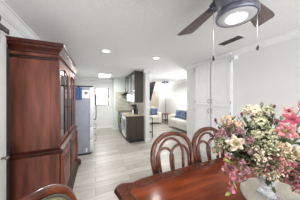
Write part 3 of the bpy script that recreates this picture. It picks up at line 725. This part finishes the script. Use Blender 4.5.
def stem_to(P, r=.0022, droop=0):
    a = NECK + Vector((random.uniform(-.03, .03), random.uniform(-.03, .03), -.06)); dv = P - NECK
    mid = NECK + dv * .45 + Vector((0, 0, .05 + droop)); return spline([a, NECK + Vector((dv.x * .1, dv.y * .1, .03)), mid, P], 4), r
GROUP = {}
def flower(name, label, cat, P, group=None):
    o = thing(name, label, cat, P, group=group)
    pts, r = stem_to(P, droop=.04 if P.z < 1.05 else 0)
    MB().tube(pts, r, 6).build('stem', M['stem'], o, True)
    return o
def out_dir(P): return (P - (NECK + Vector((0, 0, .10)))).normalized()
def hydrangea(label, P, r, m, m2=None, group=None, cnt=95):
    o = flower('hydrangea', label, 'flower', P, group); d = out_dir(P)
    mb = MB()
    for i in range(cnt):
        n_ = rv()
        if n_.dot(d) < -.45: n_ = -n_
        c = P + n_ * r * random.uniform(.72, 1.1); F = frame(n_ + rv() * .5); q = random.uniform(.27, .42) * r
        a0 = random.random() * PI
        for k in range(4):
            a = a0 + k * PI / 2; dd = (F @ Vector((math.cos(a), math.sin(a), .25)).to_4d()).to_3d()
            leaf_shape(mb, c, dd, n_, q * .62, q * .6, .15, .1)
    mb.build('bloom', m, o, True)
    lf = MB()
    for k in range(5):
        leaf_shape(lf, P - d * r * .5, (rv() + d * .1), d, r * 1.7, r * .9, -.2)
    lf.build('leaf', m2 or M['leaf_sage'], o, True); return o
def pompon(label, P, r, m, group=None):
    o = flower('pompon_flower', label, 'flower', P, group); mb = MB()
    mb.ball(P, r * .6, sub=1)
    for i in range(75):
        n_ = rv(); leaf_shape(mb, P + n_ * r * .55, n_ + rv() * .25, rv(), r * .55, r * .28, .2, .3)
    mb.build('bloom', m, o, True)
    lf = MB()
    for k in range(2): leaf_shape(lf, P, rv(), out_dir(P), r * 2.2, r * .8, -.3)
    lf.build('leaf', M['leaf'], o, True); return o
def open_flower(name, label, P, face, R, m, n=6, wid=.42, curl=-.25, centre='p_burg', layers=1, mat2=None, group=None):
    o = flower(name, label, 'flower', P, group); F = frame(face)
    for L_ in range(layers):
        mb = MB()
        for k in range(n):
            a = 2 * PI * k / n + L_ * PI / n + .3; tilt = .35 + .45 * L_
            dd = (F @ Vector((math.cos(a), math.sin(a), tilt)).to_4d()).to_3d(); nn = face
            leaf_shape(mb, P, dd, nn, R * (1 - .22 * L_) * random.uniform(.9, 1.1), R * wid * random.uniform(.9, 1.1), curl, .25)
        mb.build('petals', m if L_ == 0 else (mat2 or m), o, True)
    mb = MB()
    for k in range(7):
        dd = (face + rv() * .35).normalized(); mb.cyl(P, P + dd * R * .42, .0016, n=5).ball(P + dd * R * .44, .005)
    mb.build('stamen', M[centre], o, True); return o
def bud(label, P, d, L, m):
    o = flower('flower_bud', label, 'flower', P); mb = MB(); d = d.normalized()
    for k in range(5):
        a = 2 * PI * k / 5; F = frame(d); off = (F @ Vector((math.cos(a), math.sin(a), 0)).to_4d()).to_3d()
        leaf_shape(mb, P + off * L * .12, d + off * .12, -off, L, L * .4, .12, -.3)
    mb.build('petals', m, o, True)
    lf = MB(); leaf_shape(lf, P, rv() - d * .5, d, L * .7, L * .2); lf.build('sepal', M['leaf'], o, True); return o
def spray(name, label, cat, P, m, L=.16, drop=Vector((0, 0, -1)), n=40, sz=.012, group=None, spread=.025, leafm=None):
    """string of small blossoms along an arching stem that starts at P and follows drop"""
    o = flower(name, label, cat, P, group); d0 = out_dir(P); pts = spline([P, P + (d0 * .6 + drop * .4) * L * .4, P + (d0 * .35 + drop * .8) * L * .75, P + (d0 * .3 + drop).normalized() * L * 1.05], 6)
    MB().tube(pts, .0018, 5).build('twig', M['stem'], o, True)
    mb = MB()
    for i in range(n):
        c = random.choice(pts) + rv() * spread * random.random(); F = frame(rv())
        for k in range(4):
            a = k * PI / 2; leaf_shape(mb, c, (F @ Vector((math.cos(a), math.sin(a), .4)).to_4d()).to_3d(), F.to_3x3() @ Vector((0, 0, 1)), sz, sz * .8, .1)
    mb.build('blossoms', m, o, True)
    if leafm:
        lf = MB()
        for k in range(7): leaf_shape(lf, random.choice(pts), rv() + drop * .4, rv(), .05, .018, .2)
        lf.build('leaves', leafm, o, True)
    return o
def foliage(label, P, m, n=11, L=.06, W=.03, length=.16, group=None, name='leaf_sprig', d=None):
    o = flower(name, label, 'foliage', P, group); d = (d or out_dir(P)).normalized(); A = P - d * length
    MB().tube([A, A + d * length * .5 + Vector((0, 0, .01)), P], .002, 5).build('twig', M['stem'], o, True)
    mb = MB()
    for i in range(n):
        t_ = i / (n - 1); b = A + d * length * t_; sd = (rv() + d * .6).normalized()
        leaf_shape(mb, b, sd if i < n - 1 else d, Vector((0, 0, 1)) + rv() * .5, L * (1 - .3 * t_), W, random.uniform(-.3, .3))
    mb.build('leaves', m, o, True); return o
def fluff(label, P, m, r=.07, n=110, group=None):
    """baby's-breath style cloud of tiny florets on hair-thin stalks"""
    o = flower('filler_flower', label, 'flower', P, group); st = MB(); mb = MB(); lf = MB(); d = out_dir(P); A = P - d * r
    for i in range(n):
        c = P + rv() * r * random.random() ** .5
        if i % 5 == 0: st.tube([A, c], .0009, 4)
        mb.ball(c, random.uniform(.0035, .0068), sub=0)
        if i % 2 == 0: leaf_shape(mb, c, rv(), rv(), .011, .008, .2)
        if i % 2 == 1: leaf_shape(lf, c, rv(), rv(), .022, .009, .2)
    st.build('stalk', M['leaf_lime'], o, True); lf.build('leaflets', M['leaf_sage'], o, True); mb.build('florets', m, o, True); return o

G = 'filler stems of the bouquet'
hydrangea('peach cream hydrangea at upper left of bouquet near white cabinets', at(228, 122, .98), .045, M['p_peach'])
hydrangea('small peach hydrangea just right of the leftmost peach one', at(238, 126, .95), .035, M['p_peach'])
hydrangea('cream hydrangea at the top of the bouquet', at(252, 112, 1.0), .055, M['p_cream'], M['leaf_sage'])
hydrangea('pale green hydrangea at the top beside the cream one', at(267, 113, 1.0), .045, M['p_pale'], M['leaf_sage'])
hydrangea('pale hydrangea in the middle of the bouquet under the top cream one', at(259, 124, .93), .05, M['p_pale'])
hydrangea('pale green white hydrangea in the middle right below the red lily', at(272, 137, .86), .05, M['p_pale'], M['leaf'])
hydrangea('cream green hydrangea left of bouquet centre above the purple pompon', at(257, 137, .88), .045, M['p_pale'], M['leaf'])
pompon('dusty pink pompon flower left of centre above the ivory bloom', at(239, 131, .86), .026, M['p_dusty'])
pompon('dusty pink pompon flower in the bouquet middle right of the ivory bloom', at(250, 140, .82), .027, M['p_dusty'])
pompon('dusty pink pompon flower lower left above the magenta spray', at(252, 152, .80), .026, M['p_dusty'])
pompon('dusty pink pompon at the left side by the second chair', at(222, 131, .95), .022, M['p_dusty'])
pompon('small pink pompon at upper right beside the red lily', at(277, 121, .93), .018, M['p_dusty'])
cam_dir = lambda P: (Vector((0, 0, CAMH)) - P).normalized()
P = at(293, 120, .84); open_flower('lily', 'large rose red lily at the right side of the bouquet', P, (cam_dir(P) + Vector((.1, 0, .35))).normalized(), .060, M['p_red'], 6, .42, -.25, 'p_burg', 1)
P = at(286, 131, .80); open_flower('lily', 'soft pink open bloom just under the red lily', P, (cam_dir(P) + Vector((-.2, 0, -.1))).normalized(), .06, M['p_pink'], 5, .7, -.1, 'leaf_lime', 2)
P = at(289, 112, .88); open_flower('lily', 'pink lily petals rising behind the red lily', P, (cam_dir(P) * .3 + Vector((-.5, 0, .8))).normalized(), .045, M['p_pink'], 5, .5, .2, 'p_burg', 1)
bud('pink flower bud topmost at the right photo edge', at(301, 108, .85), Vector((.05, 0, 1)), .055, M['p_pink'])
bud('dark burgundy bud at far left top of the bouquet', at(216, 122, 1.0), Vector((-.2, .1, 1)), .03, M['p_burg'])
bud('burgundy bud left of the top cream hydrangea', at(242, 116, .98), Vector((-.3, 0, 1)), .03, M['p_burg'])
bud('burgundy bud at the top right of the pale hydrangea', at(274, 108, .98), Vector((.4, 0, 1)), .028, M['p_burg'])
P = at(236, 144, .84); open_flower('magnolia', 'ivory magnolia with broad petals at the left of the bouquet', P, (cam_dir(P) + Vector((-.2, 0, .3))).normalized(), .062, M['p_ivory'], 5, .6, .2, 'leaf_lime', 2)
P = at(291, 153, .74); open_flower('magnolia', 'ivory magnolia with long petals at the lower right', P, (cam_dir(P) + Vector((.2, 0, .1))).normalized(), .068, M['p_ivory'], 5, .5, .25, 'leaf_lime', 2)
spray('blossom_spray', 'magenta blossom spray trailing lowest at left onto the table', 'flower', at(237, 166, .80), M['p_mag'], .15, Vector((-.12, 0, -1)), 34, .015, leafm=M['leaf_lime'])
spray('blossom_spray', 'pink blossom spray hanging beside the lime leaves', 'flower', at(231, 155, .84), M['p_pink'], .10, Vector((-.3, 0, -1)), 24, .013, leafm=M['leaf_plum'])
spray('blossom_spray', 'magenta blossom spray trailing right of vase at photo edge', 'flower', at(294, 164, .72), M['p_mag'], .13, Vector((.2, 0, -1)), 34, .013, leafm=M['leaf'])
spray('blossom_spray', 'mauve blossom spray reaching left over the second chair', 'flower', at(228, 136, .92), M['p_dusty'], .10, Vector((-1, .2, -.1)), 26, .012, leafm=M['leaf_plum'])
spray('blossom_spray', 'pink blossom spray drooping in the middle above the vase', 'flower', at(268, 158, .74), M['p_pink'], .08, Vector((-.1, 0, -1)), 24, .010, leafm=M['leaf'])
foliage('dusky plum leaves spreading at the left edge of the bouquet', at(214, 136, .98), M['leaf_plum'], 13, .06, .026, .16)
foliage('sage leaves above the top cream hydrangea', at(262, 106, 1.02), M['leaf_sage'], 11, .045, .026, .14)
foliage('lime green leaves low at left above the magenta spray', at(229, 160, .82), M['leaf_lime'], 7, .06, .034, .10)
foliage('lime leaf twig at the lower right beside the vase', at(282, 164, .74), M['leaf_lime'], 6, .05, .026, .08)
spots = [(248, 128, .92), (266, 130, .88), (278, 128, .88), (244, 150, .82), (262, 145, .82), (284, 142, .78), (246, 121, 1.0), (297, 140, .78), (256, 160, .78), (275, 150, .78), (232, 138, .92), (296, 128, .84), (238, 152, .86), (268, 121, 1.0), (281, 120, .98), (250, 134, .9), (305, 135, .84), (308, 150, .8),
         (225, 134, .96), (232, 146, .88), (246, 158, .82), (266, 166, .80), (280, 168, .76), (290, 176, .74), (252, 167, .80), (240, 120, 1.02), (234, 130, .98), (271, 108, 1.04), (258, 118, 1.03), (222, 145, .94), (288, 150, .80), (273, 142, .84), (228, 152, .90), (300, 160, .76)]
for i, (u, v_, d_) in enumerate(spots):
    foliage('green leaf sprig filling gaps between the bouquet flowers', at(u, v_, d_), (M['leaf'], M['leaf_sage'], M['leaf_sage'], M['leaf'], M['leaf_sage'])[i % 5], 10, .055, .026, .13, group=G)
for (u, v_, d_, m_, lb) in ((260, 156, .76, 'p_cream', 'cloud of tiny cream filler flowers above the vase'), (280, 164, .72, 'p_pink', 'cloud of tiny pink filler flowers right above the vase'), (272, 148, .76, 'p_pale', 'cloud of tiny pale filler flowers under the pale hydrangea'),
                            (221, 141, .92, 'p_pale', 'cloud of tiny pale filler flowers at left by the chair'), (284, 152, .73, 'p_peach', 'cloud of tiny peach filler flowers beside the lower right magnolia'), (261, 167, .78, 'p_peach', 'cloud of tiny rosy peach filler flowers at the vase rim'),
                            (297, 182, .72, 'p_mag', 'cloud of tiny magenta filler flowers at the lower right photo edge'), (271, 171, .74, 'p_cream', 'cloud of tiny cream filler flowers lowest in front of the vase rim'), (250, 146, .84, 'p_cream', 'cloud of tiny cream filler flowers between the ivory magnolia and pompons'),
                            (230, 128, .98, 'p_dusty', 'cloud of tiny mauve filler flowers under the leftmost peach hydrangea')):
    fluff(lb, at(u, v_, d_), M[m_], .055 if d_ < .9 else .05, 120)
pompon('dusty pink pompon hanging low at left beside the magenta spray', at(246, 170, .78), .024, M['p_dusty'])
spray('blossom_spray', 'dusty magenta blossom spray hanging left of the vase', 'flower', at(243, 160, .80), M['p_dusty'], .12, Vector((.05, 0, -1)), 36, .013, leafm=M['leaf'])
spray('blossom_spray', 'small cream blossom spray at left end of bouquet above table', 'flower', at(219, 146, .90), M['p_peach'], .06, Vector((-.5, .1, -1)), 26, .010, leafm=M['leaf_sage'])
foliage('broad dark green leaves left of the vase under the pompons', at(243, 156, .82), M['leaf'], 6, .07, .042, .08)
foliage('dark green leaf hanging at the right of vase on the mat', at(272, 187, .82), M['leaf'], 4, .05, .03, .06, d=Vector((.3, -.2, -1)))

# ---------------------------------------------------------------- living room beyond the opening
def sofa(label, W, loc, rz, n=3):
    o = thing('sofa', label, 'sofa', loc, rz)
    D = .9; a = .2
    MB().box(-W / 2 + a, W / 2 - a, -.4, .40, .10, .30, .02, 2).build('base', M['sofa'], o)
    for s in (-1, 1):
        MB().box(s * W / 2, s * (W / 2 - a), -.42, .42, .06, .64, .05, 3).build('armrest', M['sofa'], o)
    cw = (W - 2 * a) / n
    for k in range(n):
        x = -W / 2 + a + k * cw
        MB().box(x + .004, x + cw - .004, -.43, .20, .28, .49, .04, 3).build('seat_cushion', M['sofa'], o)
        b = MB().box(x + .004, x + cw - .004, .12, .36, .46, .98, .06, 3).build('back_cushion', M['sofa'], o)
    MB().box(-W / 2 + .05, W / 2 - .05, .30, .44, .1, .90, .03, 2).build('back_panel', M['sofa'], o)
    for sx in (-1, 1):
        for sy in (-.36, .36): MB().cyl((sx * (W / 2 - .1), sy, 0), (sx * (W / 2 - .1), sy, .08), .025).build('foot', M['black'], o)
    return o
sofa('beige three seat sofa along the right wall of living room', 2.1, (3.89, 4.72, 0), -PI / 2)
sofa('beige sofa under the shaded window at the living room back', 1.75, (2.68, 6.98, 0), 0)
def cushion(label, loc, rot, s=.42):
    mb = MB(); n = 10
    def pz(u, v): return .075 * max(0, (1 - u ** 4) * (1 - v ** 4)) ** .5 + .004
    g = [(-1 + 2 * i / n, -1 + 2 * j / n) for j in range(n + 1) for i in range(n + 1)]
    ed = lambda u, v: (u * s / 2 * (1 - .06 * (1 - v * v)), v * s / 2 * (1 - .06 * (1 - u * u)))
    vs = [(*ed(u, v), pz(u, v)) for u, v in g] + [(*ed(u, v), -pz(u, v)) for u, v in g]; K = (n + 1) ** 2; F = []
    for j in range(n):
        for i in range(n):
            q = j * (n + 1) + i; F.append((q, q + 1, q + n + 2, q + n + 1)); F.append((K + q, K + q + n + 1, K + q + n + 2, K + q + 1))
    for k in range(n):
        for (p_, q_) in ((k, k + 1), (n * (n + 1) + k, n * (n + 1) + k + 1), (k * (n + 1), (k + 1) * (n + 1)), (k * (n + 1) + n, (k + 1) * (n + 1) + n)): F.append((p_, q_, K + q_, K + p_))
    mb._add(vs, F, True); o = mb.build('throw_cushion', M['cushion_blue']); o.location = loc; o.rotation_euler = rot
    tag(o, label, 'cushion', None); return o
cushion('blue cushion on the sofa below the shaded window', (3.18, 6.86, .705), (math.radians(75), 0, math.radians(-25)), .42)
cushion('blue cushion leftmost on the back sofa under the window', (2.70, 6.90, .70), (math.radians(72), 0, math.radians(10)), .4)
cushion('blue patterned cushion farthest on the right wall sofa near its arm', (3.84, 5.32, .70), (math.radians(75), 0, math.radians(-70)), .42)
cushion('blue patterned cushion nearer camera on the right wall sofa', (3.82, 4.90, .70), (math.radians(72), 0, math.radians(-98)), .42)
o = thing('floor_lamp', 'slim grey torchiere floor lamp in the living room corner', 'lamp', (4.22, 7.35, 0))
MB().lathe([(.13, 0), (.13, .015), (.02, .03)]).build('base', M['pewter'], o)
MB().cyl((0, 0, .02), (0, 0, 1.58), .012).build('pole', M['pewter'], o)
MB().lathe([(.02, 1.57), (.08, 1.60), (.13, 1.66), (.125, 1.66), (.03, 1.61)]).build('lamp_shade', M['appl_white'], o)
d = bpy.data.lights.new('torchiere_bulb', 'POINT'); d.energy = 6; d.color = (1, .985, .97); d.shadow_soft_size = .06
q = bpy.data.objects.new('torchiere_bulb', d); COL.objects.link(q); q.location = (4.22, 7.35, 1.74)
o = thing('end_table', 'small brown wooden end table between the two sofas', 'table', (3.86, 6.6, 0))
MB().box(3.66, 4.08, 6.38, 6.80, .54, .575, .004).build('tabletop', M['table'], o, True)
for x in (3.69, 4.05):
    for y in (6.41, 6.77): MB().box(x - .015, x + .015, y - .015, y + .015, 0, .54).build('leg', M['espresso'], o, True)
MB().box(3.68, 4.06, 6.40, 6.78, .2, .22).build('shelf', M['espresso'], o, True)
lf = ceiling_fan('white ceiling fan with light in the living room', 3.30, 5.75, 2.12, 4, math.radians(25), M['steel_pale'], M['steel_pale'], .62, .6)
lamp((3.30, 5.75, 2.08), 12, .06)
# television tilted forward on the back of the partition
o = thing('television', 'dark television tilted forward on the partition behind white pillar', 'television', (1.75, 4.7, 1.75))
tv = MB().box(-.025, .02, 4.14, 5.22, -.35, .35, .006).build('casing', M['tv_grey'], o)
sc = MB().box(.0201, .023, 4.155, 5.205, -.335, .335).build('screen', M['appl_black'], o)
for q in (tv, sc):
    bmm = bmesh.new(); bmm.from_mesh(q.data); bmesh.ops.translate(bmm, vec=(0, -4.7, 0), verts=bmm.verts[:]); bmm.to_mesh(q.data); bmm.free()
    q.location = (.125, 0, .0); q.rotation_euler = (0, math.radians(15), 0)
MB().box(1.711, 1.725, 4.58, 4.82, 1.62, 1.88).cyl((1.72, 4.7, 1.78), (1.84, 4.7, 1.76), .02).build('wall_mount', M['black'], o, True)
o = thing('console_table', 'black metal framed console table against the partition in living room', 'table', (1.88, 4.7, 0))
MB().box(1.735, 1.98, 4.38, 5.3, .74, .765, .003).build('tabletop', M['black'], o, True)
MB().box(1.745, 1.97, 4.39, 5.29, .2, .22, .003).build('shelf', M['black'], o, True)
for x in (1.75, 1.965):
    for y in (4.40, 5.28): MB().box(x - .014, x + .014, y - .014, y + .014, 0, .74).build('leg', M['black'], o, True)
